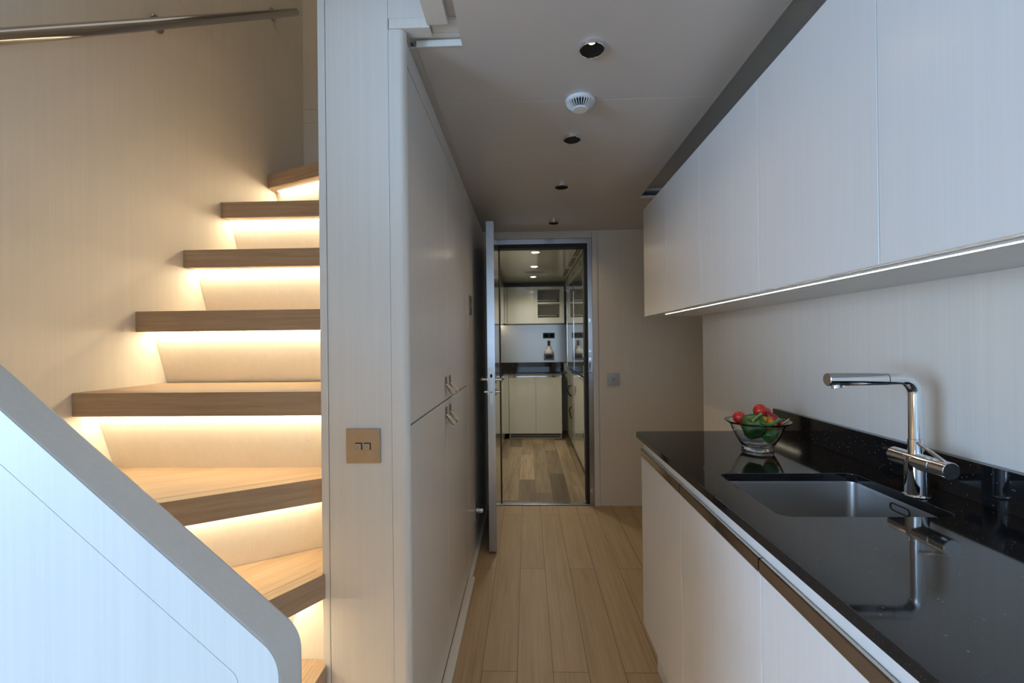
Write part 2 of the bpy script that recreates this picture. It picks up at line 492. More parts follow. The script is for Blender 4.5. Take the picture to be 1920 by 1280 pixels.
# room behind the camera, daylight enters through its window
bm = bmesh.new()
box(bm, -2.85, -1.5, -3.0, -2.95, 0, ZC); box(bm, 0.8, 1.75, -3.0, -2.95, 0, ZC)
box(bm, -1.5, 0.8, -3.0, -2.95, 0, 0.75); box(bm, -1.5, 0.8, -3.0, -2.95, 1.95, ZC)
struct('wall_rear', bm, M['wall'])
bm = bmesh.new()
box(bm, -1.5, -1.46, -3.01, -2.94, 0.75, 1.95, 0.003); box(bm, 0.76, 0.8, -3.01, -2.94, 0.75, 1.95, 0.003)
box(bm, -1.46, 0.76, -3.01, -2.94, 0.75, 0.79, 0.003); box(bm, -1.46, 0.76, -3.01, -2.94, 1.91, 1.95, 0.003)
struct('window_2', bm, M['white'])
bm = bmesh.new()
box(bm, -2.85, -2.80, -2.95, 0.5, 0, 0.60); box(bm, -2.85, -2.80, -2.95, 0.5, 1.98, ZC)
box(bm, -2.85, -2.80, -2.95, -2.0, 0.60, 1.98); box(bm, -2.85, -2.80, -0.65, 0.5, 0.60, 1.98)
struct('wall_rear_left', bm, M['wall'])
struct('wall_rear_side', B(-2.80, XS - 0.05, 0.44, 0.50, 0, ZC), M['wall'])
bm = bmesh.new()
box(bm, -2.86, -2.79, -2.0, -1.96, 0.6, 1.98, 0.003); box(bm, -2.86, -2.79, -0.69, -0.65, 0.6, 1.98, 0.003)
box(bm, -2.86, -2.79, -1.96, -0.69, 0.6, 0.64, 0.003); box(bm, -2.86, -2.79, -1.96, -0.69, 1.94, 1.98, 0.003)
struct('window_1', bm, M['white'])
struct('light_seal_over_cupboards', B(XP + 0.021, XL - 0.004, 1.263, YE - 0.001, 2.1105, 2.2), M['white'])  # unseen box added above the cupboards to stop sky light leaking in
struct('trim_15', B(XL - 0.02, -0.3075, 1.30, YE - 0.001, 2.1035, 2.1095), M['wall'])
struct('trim_14', B(XP + 0.021, XL - 0.022, 1.27, YE, 2.088, 2.109), M['white'])

# ------------------------------------------------------------------ DOOR standing open
d1 = bpy.data.objects.new('door_1', None); C.objects.link(d1); d1.location = (-0.215, 2.68, 0); d1['kind'] = 'structure'
ca = math.atan2(-0.03, 0.77)
def door_local(bm):  # door drawn along y from the latch edge, turned a little about it
    bmesh.ops.rotate(bm, verts=bm.verts, cent=(-0.215, 2.68, 0), matrix=Matrix.Rotation(-ca * 0.6, 3, 'Z'))
    return bm
M['doorface'] = plain('glossy_door_face', (0.50, 0.48, 0.43), 0.10, 0.35, 0.01)
dl = obj('door_leaf', door_local(B(-0.236, -0.193, 2.683, 3.45, 0.016, 1.972, 0.002)), M['doorface'], d1)
ep = obj('edge_plate', door_local(B(-0.2375, -0.1915, 2.679, 2.6825, 0.016, 1.972, 0.001)), M['steel'], d1)
lp = obj('lock_plate', door_local(B(-0.2265, -0.2035, 2.6772, 2.6790, 0.885, 1.10, 0.0006)), M['brushed'], d1)
bm = bmesh.new(); box(bm, -0.221, -0.209, 2.676, 2.678, 1.045, 1.065); cyl(bm, (-0.215, 2.676, 0.958), (-0.215, 2.678, 0.958), 0.004, seg=12)
obj('latch_bolt', door_local(bm), M['matblack'], lp)
for s, x0 in ((-1, -0.236), (1, -0.193)):
    bm = bmesh.new()
    cyl(bm, (x0, 2.735, 1.03), (x0 + s * 0.008, 2.735, 1.03), 0.024, ch=0.002)
    tube(bm, [(x0, 2.735, 1.03), (x0 + s * 0.035, 2.735, 1.03), (x0 + s * 0.043, 2.745, 1.03), (x0 + s * 0.045, 2.76, 1.03), (x0 + s * 0.045, 2.86, 1.03)], 0.009, 16)
    obj('lever_handle', door_local(bm), M['chrome'], d1)
    bm = bmesh.new()
    cyl(bm, (x0, 2.735, 0.955), (x0 + s * 0.008, 2.735, 0.955), 0.022, ch=0.002)
    cyl(bm, (x0 + s * 0.008, 2.735, 0.955), (x0 + s * 0.026, 2.735, 0.955), 0.009)
    obj('thumb_turn', door_local(bm), M['chrome'], d1)
bm = bmesh.new()
for z in (0.25, 1.0, 1.75): cyl(bm, (-0.239, 3.455, z - 0.05), (-0.239, 3.455, z + 0.05), 0.008)
obj('hinge', door_local(bm), M['steel'], d1)
t = thing('door_stop', (XL, 2.72, 0.24), 'small round steel door stop low on the wall behind the open door', 'door stop')
obj('mounting_plate', B(XL, XL + 0.006, 2.70, 2.74, 0.19, 0.29, 0.001), M['steel'], t)
obj('stop_knob', cyl(bmesh.new(), (XL + 0.006, 2.72, 0.245), (XL + 0.052, 2.72, 0.245), 0.016, ch=0.003), M['chrome'], t)

# ------------------------------------------------------------------ LEFT CUPBOARDS (pairs of doors, leather pulls)
def cupboard(z0, z1, pz, up, label):
    t = thing('corridor_cupboard', (XL - 0.1, 1.82, z0), label, 'cupboard')
    bm = bmesh.new()
    box(bm, XP + 0.024, XL - 0.022, 1.272, 2.405, z0, z1)
    obj('body', bm, M['carcass'], t)
    for ya, yb, s in ((1.244, 1.8065, -1), (1.8095, 2.4035, 1)):
        d = obj('door', B(XL - 0.020, XL, ya, yb, z0 + 0.0015, z1 - 0.0015, 0.0008, 1), M['front'], t)
        yc = 1.785 if s < 0 else 1.875
        p = obj('pull_plate', B(XL, XL + 0.003, yc - 0.017, yc + 0.017, pz, pz + 0.032, 0.0008), M['greyplate'], d, label='grey metal plate')
        # folded leather strap
        bm = bmesh.new()
        path = [(0.0032, 0.004), (0.013, -0.004), (0.026, -0.016), (0.036, -0.030), (0.037, -0.038), (0.030, -0.041), (0.018, -0.034), (0.008, -0.020), (0.0025, -0.004)]
        n = len(path); th = 0.0012
        for i in range(n - 1):
            (a0, b0), (a1, b1) = path[i], path[i + 1]
            vs = []
            for (a, b_) in ((a0, b0), (a1, b1)):
                for yy in (yc - 0.017, yc + 0.017):
                    vs.append(bm.verts.new((XL + a, yy, pz + b_)))
            bm.faces.new([vs[0], vs[1], vs[3], vs[2]])
        st = obj('leather_strap', bm, M['leather'], d, label='cream leather loop')
        md = st.modifiers.new('thick', 'SOLIDIFY'); md.thickness = 0.002; md.offset = 0
    return t
cupboard(1.0265, 2.017, 1.086, True, 'upper white corridor cupboard behind the pillar, leather loops at its bottom edge')
cupboard(0.02, 1.0235, 0.966, False, 'lower white corridor cupboard behind the pillar, leather loops at its top edge')
struct('trim_12', B(XL - 0.02, XL, 1.244, 2.4035, 2.0215, 2.085, 0.0008, 1), M['front'])

# ------------------------------------------------------------------ SWITCH PLATES
def switch(cx, cz, y, n, mat, label, s=0.0465):
    t = thing('light_switch', (cx, y, cz - s), label, 'light switch')
    obj('plate', B(cx - s, cx + s, y - 0.008, y, cz - s, cz + s, 0.0015), mat, t)
    for i in range(n):
        bx = cx + (i - (n - 1) / 2) * 0.0235
        f = obj('button_surround', B(bx - 0.0095, bx + 0.0095, y - 0.0084, y - 0.0078, cz - 0.0095, cz + 0.0095), M['black'], t)
        obj('button', B(bx - 0.0088, bx + 0.0068, y - 0.0105, y - 0.0085, cz - 0.0088, cz + 0.0068, 0.0006), M['button'], f)
        obj('indicator', B(bx - 0.003, bx + 0.001, y - 0.0108, y - 0.01045, cz - 0.002, cz + 0.001), M['greyplate'], f)
    return t
sw = switch(-0.4475, 0.974, YP, 2, M['gold'], 'square champagne switch plate with two small buttons on the pillar')
obj('maker_mark', B(-0.4175, -0.409, YP - 0.0083, YP - 0.0079, 0.9335, 0.9348), M['greyplate'], sw)
switch(0.652, 0.962, YE, 1, M['platesteel'], 'small nickel switch plate with one button on the end wall')
t = thing('light_switch', (XL, 2.562, 1.414), 'dark grey plate seen edge-on high on the left wall past the cupboards', 'light switch')
obj('plate', B(XL, XL + 0.007, 2.520, 2.604, 1.414, 1.517, 0.0012), M['greyplate'], t)
obj('button', B(XL + 0.007, XL + 0.0095, 2.552, 2.572, 1.455, 1.475, 0.0008), M['button'], t)

# ------------------------------------------------------------------ CEILING FITTINGS
def downlight(x, y, label, group, lens, aim=0.0):
    t = thing('downlight', (x, y, ZC), label, 'downlight', group)
    bm = bmesh.new()
    lathe(bm, [(0.0345, 0.001), (0.0365, 0.0), (0.0365, -0.010), (0.0352, -0.0112), (0.0338, -0.010), (0.0338, 0.001)], (x, y, ZC), 48)
    obj('trim_ring', bm, M['chrome'], t)
    bm = bmesh.new()
    lathe(bm, [(0.0337, -0.0106), (0.0332, 0.004), (0.026, 0.0185), (0.0, 0.019)], (x, y, ZC), 48)
    obj('baffle', bm, M['matblack'], t)
    bm = bmesh.new()
    lathe(bm, [(0.0, 0.0125), (0.0100, 0.0125), (0.0120, 0.0186)], (x, y, ZC), 24)
    obj('lens', bm, lens, t, label='small glowing lens')
    return t
GD = 'recessed downlights in the corridor ceiling'
for y, lb, ln in zip(DY, ('round chrome-rimmed downlight nearest the viewer, its lens glowing', 'round downlight with a small glow just beyond the smoke detector',
                      'round dark downlight in the corridor ceiling, third in the row', 'round dark downlight closest to the far doorway'),
                     (M['lamp'], M['lamp'], M['lamptiny'], M['lamptiny'])):
    downlight(0.196, y, lb, GD, ln)
t = thing('smoke_detector', (0.195, 1.597, ZC), 'round white slatted smoke detector on the corridor ceiling', 'smoke detector')
cx, cy = 0.195, 1.597
bm = bmesh.new(); lathe(bm, [(0, 0), (0.049, 0.0), (0.051, -0.003), (0.051, -0.010), (0.047, -0.013), (0.0, -0.013)], (cx, cy, ZC), 56)
obj('base', bm, M['plastic'], t)
bm = bmesh.new(); lathe(bm, [(0.041, -0.013), (0.024, -0.033)], (cx, cy, ZC), 40); obj('dark_core', bm, M['matblack'], t, label='dark sensor chamber')
bm = bmesh.new(); lathe(bm, [(0.0, -0.029), (0.025, -0.030), (0.0275, -0.033), (0.025, -0.0365), (0.0, -0.038)], (cx, cy, ZC), 48)
obj('cap', bm, M['plastic'], t)
for k in range(28):
    a = 2 * PI * k / 28
    bm = bmesh.new()
    pts = [(0.0475, -0.012), (0.0450, -0.019), (0.027, -0.0345), (0.0235, -0.0335), (0.036, -0.012)]
    prism(bm, pts, -0.0010, 0.0010, 'y')
    bmesh.ops.rotate(bm, verts=bm.verts, cent=(0, 0, 0), matrix=Matrix.Rotation(a, 3, 'Z'))
    bmesh.ops.translate(bm, verts=bm.verts, vec=(cx, cy, ZC))
    obj('rib', bm, M['plastic'], t, smooth=False)

# ------------------------------------------------------------------ STAIRCASE
st = thing('staircase', (-0.9, 1.6, 0), 'winding staircase of thick oak treads with glowing strips underneath, left of the pillar', 'staircase')
TH = 0.068
RISE = 0.2475
z4 = 1.120
G4 = 0.2125
XI = XP - 0.002
def edge(p, ang, x):   # y on a nose line through p at angle (deg) for given x
    return p[1] + (x - p[0]) * math.tan(math.radians(ang))
def tread(poly, z, nose, led=True, riser=None):
    """poly: plan outline; nose: (p,q) front edge ends (inner, outer)"""
    bm = prism(bmesh.new(), poly, z - TH, z, 'z', 0.0022, 2)
    p, q = Vector(nose[0]), Vector(nose[1])
    an = math.degrees(math.atan2((p - q).y, (p - q).x))
    tr = obj('tread', bm, stair_oak(an), st)
    d = (q - p).normalized(); nrm = Vector((-d.y, d.x))      # points back into the tread
    cen = sum((Vector(v) for v in poly), Vector((0, 0))) / len(poly)
    if (cen - p).dot(nrm) < 0: nrm = -nrm
    # fine joint line between nosing and board
    if led:
        a = p + nrm * 0.052 + d * 0.004; b = q + nrm * 0.052 - d * 0.004
        bm = bmesh.new()
        c_ = [a, b, b + nrm * 0.015, a + nrm * 0.015]
        prism(bm, [(v.x, v.y) for v in c_], z - TH - 0.002, z - TH + 0.0005, 'z')
        obj('light_strip', bm, M['led'], tr, label='glowing strip under the front edge')
    jl = bmesh.new()
    a = p + nrm * 0.036 + d * 0.003; b = q + nrm * 0.036 - d * 0.003
    prism(jl, [(v.x, v.y) for v in (a, b, b + nrm * 0.0010, a + nrm * 0.0010)], z - 0.001, z + 0.00025, 'z')
    obj('joint_line', jl, M['seamdark'], tr)
    # riser under this tread: leans back towards its foot
    if riser:
        ra, rb = riser
        t0, t1 = 0.072, 0.130
        zt, zb = z - TH + 0.001, z - RISE
        bm = bmesh.new()
        P0 = [Vector((ra[0], ra[1])), Vector((rb[0], rb[1]))]
        v = []
        for (o_, zz) in ((t0, zt), (t1, zb)):
            for pp in P0:
                w = pp + nrm * o_; v.append(bm.verts.new((w.x, w.y, zz)))
        for (o_, zz) in ((t0 + 0.018, zt), (t1 + 0.018, zb)):
            for pp in P0:
                w = pp + nrm * o_; v.append(bm.verts.new((w.x, w.y, zz)))
        for f_ in ((0, 1, 3, 2), (4, 6, 7, 5), (0, 4, 5, 1), (2, 3, 7, 6), (0, 2, 6, 4), (1, 5, 7, 3)):
            bm.faces.new([v[i] for i in f_])
        # trim the riser to the stairwell
        for co, no in (((XS + 0.001, 0, 0), (-1, 0, 0)), ((XI - 0.0, 0, 0), (1, 0, 0)), ((0, 2.618, 0), (0, 1, 0))):
            r_ = bmesh.ops.bisect_plane(bm, geom=bm.verts[:] + bm.edges[:] + bm.faces[:], plane_co=co, plane_no=no, clear_outer=True)
            es = [e for e in r_['geom_cut'] if isinstance(e, bmesh.types.BMEdge)]
            if es: bmesh.ops.edgeloop_fill(bm, edges=es)
        obj('riser', bm, M['stairwall'], st, smooth=False)
M['seamdark'] = plain('dark_joint', (0.10, 0.06, 0.03), 0.6, var=0.05)
XO = XS + 0.001
# straight treads 4-7
for k in range(4):
    y = 1.250 + G4 * k; z = z4 + RISE * k
    yb = y + G4 + 0.115
    tread([(XO, y), (XI, y), (XI, yb), (XO, yb)], z, ((XI, y), (XO, y)), riser=((XI, y), (XO, y)))
# top winder: turns right over the corridor
y8 = lambda x: 2.243 + (x - XS) * -0.455
tread([(XO, y8(XO)), (XI, y8(XI)), (XI, 2.618), (XO, 2.618)], z4 + RISE * 4, ((XI, y8(XI)), (XO, y8(XO))), riser=((XI, y8(XI)), (XO - 0.1, y8(XO - 0.1))))
# lower winders
YF = 0.554
n3 = lambda x: 1.276 + (x - XI) * 0.645
tread([(XI, n3(XI)), (XO, n3(XO)), (XO, 1.385), (XI, 1.385)], z4 - RISE, ((XI, n3(XI)), (XO, n3(XO))), riser=((XI + 0.2, n3(XI + 0.2)), (XO - 0.15, n3(XO - 0.15))))
x2 = lambda y: -0.559 - (1.2205 - y) * 0.6316
n3b = lambda x: n3(x) + 0.155
tread([(x2(1.2205), 1.2205), (x2(YF), YF), (XO, YF), (XO, n3b(XO)), (XP - 0.002, n3b(XP - 0.002)), (XP - 0.002, 1.2205)], z4 - 2 * RISE, ((x2(1.2205), 1.2205), (x2(YF), YF)),
      riser=((x2(1.232), 1.232), (x2(YF), YF)))
tread([(-0.557, 1.2205), (-0.557, YF), (-1.15, YF), (-0.70, 1.2425), (-0.569, 1.2425), (-0.569, 1.2205)], z4 - 3 * RISE, ((-0.557, 1.2205), (-0.557, YF)), riser=((-0.557, 1.232), (-0.557, YF)))
tread([(-0.33, 1.2205), (-0.33, YF), (-0.72, YF), (-0.72, 1.2205)], z4 - 4 * RISE, ((-0.33, 1.2205), (-0.33, YF)), riser=((-0.33, 1.2205), (-0.33, YF)))
obj('under_panel', B(-0.95, XI, 1.2432, 1.26, 0.0, z4 - 2 * RISE - TH), M['stairwall'], st)

# sloping balustrade in front of the stairs
bl = thing('stair_balustrade', (-0.8, 0.53, 0), 'pale sloping balustrade wall with rounded lower corner, bottom left', 'balustrade')
SL = 0.867
def topz(x): return 1.178 + SL * (-0.605 - x)
xe = -0.283
th = math.atan(SL)
def outline(inset, rad, y_off=0.0):
    """closed outline in x,z ; inset measured square to the edges"""
    X1 = xe - inset
    def tz(x): return topz(x) - inset / math.cos(th)
    # rounded corner between slope and vertical
    k = rad * math.tan((PI / 2 - th) / 2)
    cz = tz(X1) - k
    c = (X1 - rad, cz)
    a1 = 90 - math.degrees(th)
    return [(XS - 0.045 + inset * 0, 0.0 if inset == 0 else 0.0), (X1, 0.0)] + arc(c, rad, 0, a1, 10) + [(XS - 0.045, tz(XS - 0.045))]
bm = prism(bmesh.new(), outline(0, 0.05), 0.503, 0.552, 'y', 0.0025, 2)
obj('core', bm, M['slopewhite'], bl)
o_ = outline(0.0006, 0.05); i_ = outline(0.047, 0.018); j_ = outline(0.0477, 0.018)
bm = bmesh.new()
# frame band between outer and inner outline (front skin)
vo = [bm.verts.new((p[0], 0.5015, p[1])) for p in o_[1:]]
vi = [bm.verts.new((p[0], 0.5015, p[1])) for p in i_[1:]]
for a in range(len(vo) - 1):
    bm.faces.new([vo[a], vo[a + 1], vi[a + 1], vi[a]])
r_ = bmesh.ops.extrude_face_region(bm, geom=bm.faces[:])
bmesh.ops.translate(bm, verts=[v for v in r_['geom'] if isinstance(v, bmesh.types.BMVert)], vec=(0, 0.0013, 0))
obj('edge_band', bm, M['slopewhite'], bl)
bm = prism(bmesh.new(), j_, 0.5015, 0.5028, 'y')
obj('front_panel', bm, M['slopewhite'], bl)

# handrail on the outer stair wall
hr = thing('handrail', (-1.25, 1.5, 2.3), 'polished steel tube handrail on two round brackets, high on the stair wall', 'handrail')
def rz(y): return 2.361 + (y - 1.515) * 0.772
xr = -1.240
bm = bmesh.new()
ya, yb = 0.60, 2.43
tube(bm, [(xr, ya, rz(ya)), (xr, yb - 0.006, rz(yb - 0.006)), (xr, yb, rz(yb))], [0.018, 0.018, 0.0145], 32)
obj('rail', bm, M['steelrail'], hr)
for y in (1.56, 2.30):
    bm = bmesh.new()
    zf = rz(y) - 0.004
    tube(bm, [(XS + 0.006, y, zf), (XS + 0.03, y, zf - 0.002), (xr, y, rz(y))], 0.0075, 14)
    bk = obj('bracket', bm, M['steelrail'], hr)
    obj('wall_flange', cyl(bmesh.new(), (XS, y, zf), (XS + 0.006, y, zf), 0.029, ch=0.0015), M['steelrail'], bk)
    # a collar disc where the bracket reaches the wall, half hidden by the rail

# ------------------------------------------------------------------ WALL CABINETS
ZB, ZT, XF = 1.387, 1.977, 0.650
WY = (2.53, 2.132, 1.717, 1.290, 0.857, 0.43)
wl = ('white wall cabinet farthest from the viewer, at the end of the row', 'narrow white wall cabinet second from the far end of the row',
      'white wall cabinet in the middle of the row, above the bowl', 'white wall cabinet over the tap, second nearest the viewer', 'bright white wall cabinet nearest the viewer, top right')
for i in range(5):
    y1, y0 = WY[i], WY[i + 1]
    t = thing('wall_cabinet', (0.8, (y0 + y1) / 2, ZB), wl[i], 'wall cabinet', 'handleless wall cabinets over the black worktop')
    bm = bmesh.new()
    box(bm, XF + 0.021, XR - 0.001, y0 + 0.0006, y1 - 0.0006, ZB, ZT)
    obj('body', bm, M['carcass'], t)
    obj('door', B(XF, XF + 0.019, y0 + 0.001, y1 - 0.001, ZB - 0.001, ZT, 0.0008, 1), M['front'], t)
t = thing('cabinet_light', (0.69, 1.35, ZB), 'thin glowing light line under the front of the wall cabinets', 'light strip')
obj('profile', B(0.684, 0.698, 0.43, 2.285, ZB - 0.0035, ZB), M['carcass'], t)
obj('diffuser', B(0.6893, 0.6927, 0.43, 2.279, ZB - 0.0045, ZB - 0.0033), M['ledcab'], t, label='glowing line')

# ------------------------------------------------------------------ BASE CABINETS
XD = 0.430
BY = (1.742, 1.302, 0.861, 0.42)
bl_ = ('white base cabinet at the far end of the worktop', 'white base cabinet under the sink, middle of the row', 'white base cabinet nearest the viewer under the black worktop')
for i in range(3):
    y1, y0 = BY[i], BY[i + 1]
    t = thing('base_cabinet', (0.7, (y0 + y1) / 2, 0), bl_[i], 'base cabinet', 'base cabinets under the black worktop')
    bm = bmesh.new()
    box(bm, XD + 0.022, 0.945, y0 + 0.0006, y0 + 0.018, 0.14, 0.8795)
    box(bm, XD + 0.022, 0.945, y1 - 0.018, y1 - 0.0006, 0.14, 0.8795)
    box(bm, XD + 0.022, 0.945, y0 + 0.018, y1 - 0.018, 0.14, 0.158)
    box(bm, XD + 0.008, XD + 0.020, y0 + 0.0006, y1 - 0.0006, 0.835, 0.8795)
    obj('body', bm, M['carcass'], t)
    obj('plinth', B(0.482, 0.50, y0 + 0.0006, y1 - 0.0006, 0.0, 0.14), M['white'], t)
    d = obj('door', B(XD, XD + 0.019, y0 + 0.001, y1 - 0.001, 0.181, 0.8165, 0.0008, 1), M['front'], t)
    bm = bmesh.new()
    # polished profile on the top edge of the door
    prism(bm, [(XD - 0.0035, 0.817), (XD - 0.0035, 0.8415), (XD - 0.001, 0.8435), (XD + 0.005, 0.8435), (XD + 0.007, 0.840), (XD + 0.0045, 0.830), (XD + 0.0045, 0.817)], y0 + 0.0016, y1 - 0.0016, 'y')
    obj('pull_profile', bm, M['pull'], d, label='polished bronze-grey metal pull strip')
obj_end = B(XD + 0.021, XR - 0.02, 1.7425, 1.752, 0.0, 0.8795)

# worktop with an undermount cutout, and upstand
wt = thing('worktop', (0.69, 1.0, 0.882), 'polished black speckled granite worktop with low upstand along the wall', 'worktop')
X0w, X1w, Y0w, Y1w = 0.417, 0.9655, 0.10, 1.782
out = [(X0w, Y0w), (X1w, Y0w), (X1w, Y1w)] + arc((X0w + 0.016, Y1w - 0.016), 0.016, 90, 180, 8)
HX0, HX1, HY0, HY1 = 0.499, 0.845, 0.916, 1.212
hole = rrect(HX0, HX1, HY0, HY1, 0.022, 7)
bm = bmesh.new()
def loop(pts, z):
    vs = [bm.verts.new((p[0], p[1], z)) for p in pts]
    return [bm.edges.new((vs[i], vs[(i + 1) % len(vs)])) for i in range(len(vs))]
es = loop(out, 0.8805) + loop(hole, 0.8805)
bmesh.ops.triangle_fill(bm, edges=es, use_beauty=True)
r_ = bmesh.ops.extrude_face_region(bm, geom=bm.faces[:])
bmesh.ops.translate(bm, verts=[v for v in r_['geom'] if isinstance(v, bmesh.types.BMVert)], vec=(0, 0, 0.0195))
bmesh.ops.recalc_face_normals(bm, faces=bm.faces)
be = [e for e in bm.edges if len(e.link_faces) == 2 and e.calc_face_angle(0) > 1.0 and all(v.co.z > 0.89 for v in e.verts)]
bmesh.ops.bevel(bm, geom=be, offset=0.0015, segments=2, profile=0.5, affect='EDGES')
obj('slab', bm, M['granite'], wt, ang=30)
obj('upstand', B(0.9475, 0.9665, Y0w, 1.790, 0.9003, 0.985, 0.001), M['granite'], wt)

# sink bowl
sk = thing('sink', (0.672, 1.064, 0.70), 'rectangular satin steel sink set under the black worktop', 'sink')
bm = bmesh.new()
levels = [(0.010, 0.8795, 0.026), (0.0, 0.8795, 0.022), (-0.001, 0.872, 0.022), (-0.004, 0.735, 0.024), (-0.008, 0.722, 0.028), (-0.016, 0.714, 0.034), (-0.028, 0.711, 0.04)]
rings = []
for ins, z, rr in levels:
    rings.append([bm.verts.new((p[0], p[1], z)) for p in rrect(HX0 - ins, HX1 + ins, HY0 - ins, HY1 + ins, rr, 7)])
for a in range(len(rings) - 1):
    n = len(rings[a])
    for k in range(n):
        bm.faces.new([rings[a][k], rings[a][(k + 1) % n], rings[a + 1][(k + 1) % n], rings[a + 1][k]])
bm.faces.new(rings[-1])
bw = obj('bowl_basin', bm, M['sink'], sk, ang=60)
obj('drain', lathe(bmesh.new(), [(0.0, 0.0015), (0.030, 0.0015), (0.038, 0.003), (0.042, 0.0015), (0.042, 0.0)], (0.672, 1.064, 0.711), 40), M['chrome'], sk)
bm = bmesh.new()
pts = rrect(1.034, 1.090, 0.8515, 0.8700, 0.009, 6)
inn = rrect(1.0365, 1.0875, 0.8540, 0.8675, 0.0065, 6)
va = [bm.verts.new((0.8440, p[0], p[1])) for p in pts]; vb = [bm.verts.new((0.8440, p[0], p[1])) for p in inn]
vc = [bm.verts.new((0.8420, p[0], p[1])) for p in pts]; vd = [bm.verts.new((0.8420, p[0], p[1])) for p in inn]
n = len(pts)
for k in range(n):
    k2 = (k + 1) % n
    bm.faces.new([va[k], va[k2], vc[k2], vc[k]]); bm.faces.new([vc[k], vc[k2], vd[k2], vd[k]]); bm.faces.new([vd[k], vd[k2], vb[k2], vb[k]])
obj('overflow_slot', bm, M['black'], sk, label='thin black outline of the overflow')

# tap
fx, fy = 0.863, 1.040
fa = thing('kitchen_tap', (fx, fy, 0.90), 'tall chrome tap with angular spout reaching over the sink', 'tap')
bm = bmesh.new()
lathe(bm, [(0, 0.0005), (0.0245, 0.0005), (0.0255, 0.002), (0.0245, 0.004), (0.0215, 0.005), (0.0215, 0.088), (0.0, 0.088)], (fx, fy, 0.90), 48)
obj('body', bm, M['chrome'], fa)
bm = bmesh.new()
cyl(bm, (fx - 0.003, fy - 0.050, 0.978), (fx - 0.003, fy + 0.058, 0.978), 0.0180, ch=0.0012, seg=48)
vb_ = obj('mixer_barrel', bm, M['chrome'], fa)
bm = bmesh.new()
cyl(bm, (fx - 0.003, fy - 0.088, 0.978), (fx - 0.003, fy - 0.0512, 0.978), 0.0180, ch=0.0012, seg=48)
kb = obj('control_knob', bm, M['chrome'], fa)
tube(bm := bmesh.new(), [(fx - 0.006, fy - 0.078, 0.994), (fx - 0.006, fy - 0.055, 1.003), (fx - 0.006, fy - 0.012, 1.020)], [0.0036, 0.0038, 0.0034], 14)
obj('lever', bm, M['chrome'], kb)
bm = bmesh.new()
cyl(bm, (fx, fy, 0.985), (fx, fy, 1.026), 0.0145, ch=0.0006, seg=40)
obj('collar', bm, M['chrome'], fa)
ztop = 1.160
Rb = 0.034
pts = [(fx, fy, 1.0265), (fx, fy, ztop - Rb)]
for i in range(1, 13):
    a = PI / 2 * i / 12
    pts.append((fx - Rb + Rb * math.cos(a), fy, ztop - Rb + Rb * math.sin(a)))
pts.append((0.800, fy, ztop))
obj('swan_neck', tube(bmesh.new(), pts, 0.0135, 40), M['chrome'], fa)
bm = bmesh.new()
tube(bm, [(0.7990, fy, ztop), (0.7980, fy, ztop), (0.672, fy, ztop), (0.671, fy, ztop)], [0.0125, 0.0139, 0.0145, 0.0135], 40)
sp = obj('pull_out_head', bm, M['chrome'], fa)
bm = bmesh.new()
cyl(bm, (0.690, fy, ztop - 0.0205), (0.690, fy, ztop - 0.011), 0.0085, ch=0.0008, seg=24)
box(bm, 0.702, 0.708, fy - 0.005, fy + 0.005, ztop - 0.0195, ztop - 0.011, 0.001)
obj('aerator', bm, M['chrome'], sp)

# ------------------------------------------------------------------ BOWL OF VEGETABLES
bx, by = 0.732, 1.475
gb = thing('glass_bowl', (bx, by, 0.9005), 'clear glass bowl of peppers and tomatoes on the black worktop', 'bowl')
bm = bmesh.new()
prof = [(r_ * 0.905, h_) for r_, h_ in ((0, 0.004), (0.044, 0.003), (0.046, 0.0), (0.051, 0.0), (0.052, 0.006), (0.049, 0.011), (0.056, 0.020), (0.070, 0.042), (0.082, 0.066), (0.089, 0.082), (0.103, 0.089), (0.1065, 0.0915),
        (0.1065, 0.0935), (0.103, 0.0935), (0.0865, 0.0865), (0.078, 0.066), (0.066, 0.043), (0.053, 0.023), (0.044, 0.015), (0, 0.0125))]
lathe(bm, prof, (bx, by, 0.9005), 72)
obj('bowl_glass', bm, M['glass'], gb, ang=50)

def pepper(name, c, size, rot, mat, label, lobes=4, squash=1.0, stem=True, stemdir=(0.35, -0.1), cat='pepper', stemlen=1.0, group=None):
    t = thing(name, c, label, cat, group)
    prof = [(0.0, -0.80), (0.30, -0.98), (0.62, -0.93), (0.82, -0.65), (0.93, -0.25), (1.0, 0.15), (0.98, 0.50), (0.80, 0.80), (0.45, 0.90), (0.18, 0.80), (0.0, 0.74)]
    bm = bmesh.new()
    lathe(bm, [(r * size, h * size * squash) for r, h in prof], (0, 0, 0), 48, lambda a, i: 1 + 0.10 * math.cos(lobes * a) * (0.5 + 0.5 * abs(math.sin(i))) )
    R_ = Matrix.Rotation(math.radians(rot[2]), 3, 'Z') @ Matrix.Rotation(math.radians(rot[1]), 3, 'Y') @ Matrix.Rotation(math.radians(rot[0]), 3, 'X')
    bmesh.ops.rotate(bm, verts=bm.verts, cent=(0, 0, 0), matrix=R_)
    bmesh.ops.translate(bm, verts=bm.verts, vec=c)
    o = obj('fruit_body', bm, mat, t, ang=80)
    if stem:
        h = 0.74 * size * squash
        L = size * stemlen
        pp = [Vector((0, 0, h)), Vector((stemdir[0] * L * 0.2, stemdir[1] * L * 0.2, h + 0.22 * L)), Vector((stemdir[0] * L * 0.6, stemdir[1] * L * 0.6, h + 0.45 * L)), Vector((stemdir[0] * L, stemdir[1] * L, h + 0.62 * L))]
        pp = [R_ @ p + Vector(c) for p in pp]
        obj('stem', tube(bmesh.new(), pp, [size * 0.16, size * 0.09, size * 0.09, size * 0.13], 12), M['stem'], t)
    return t
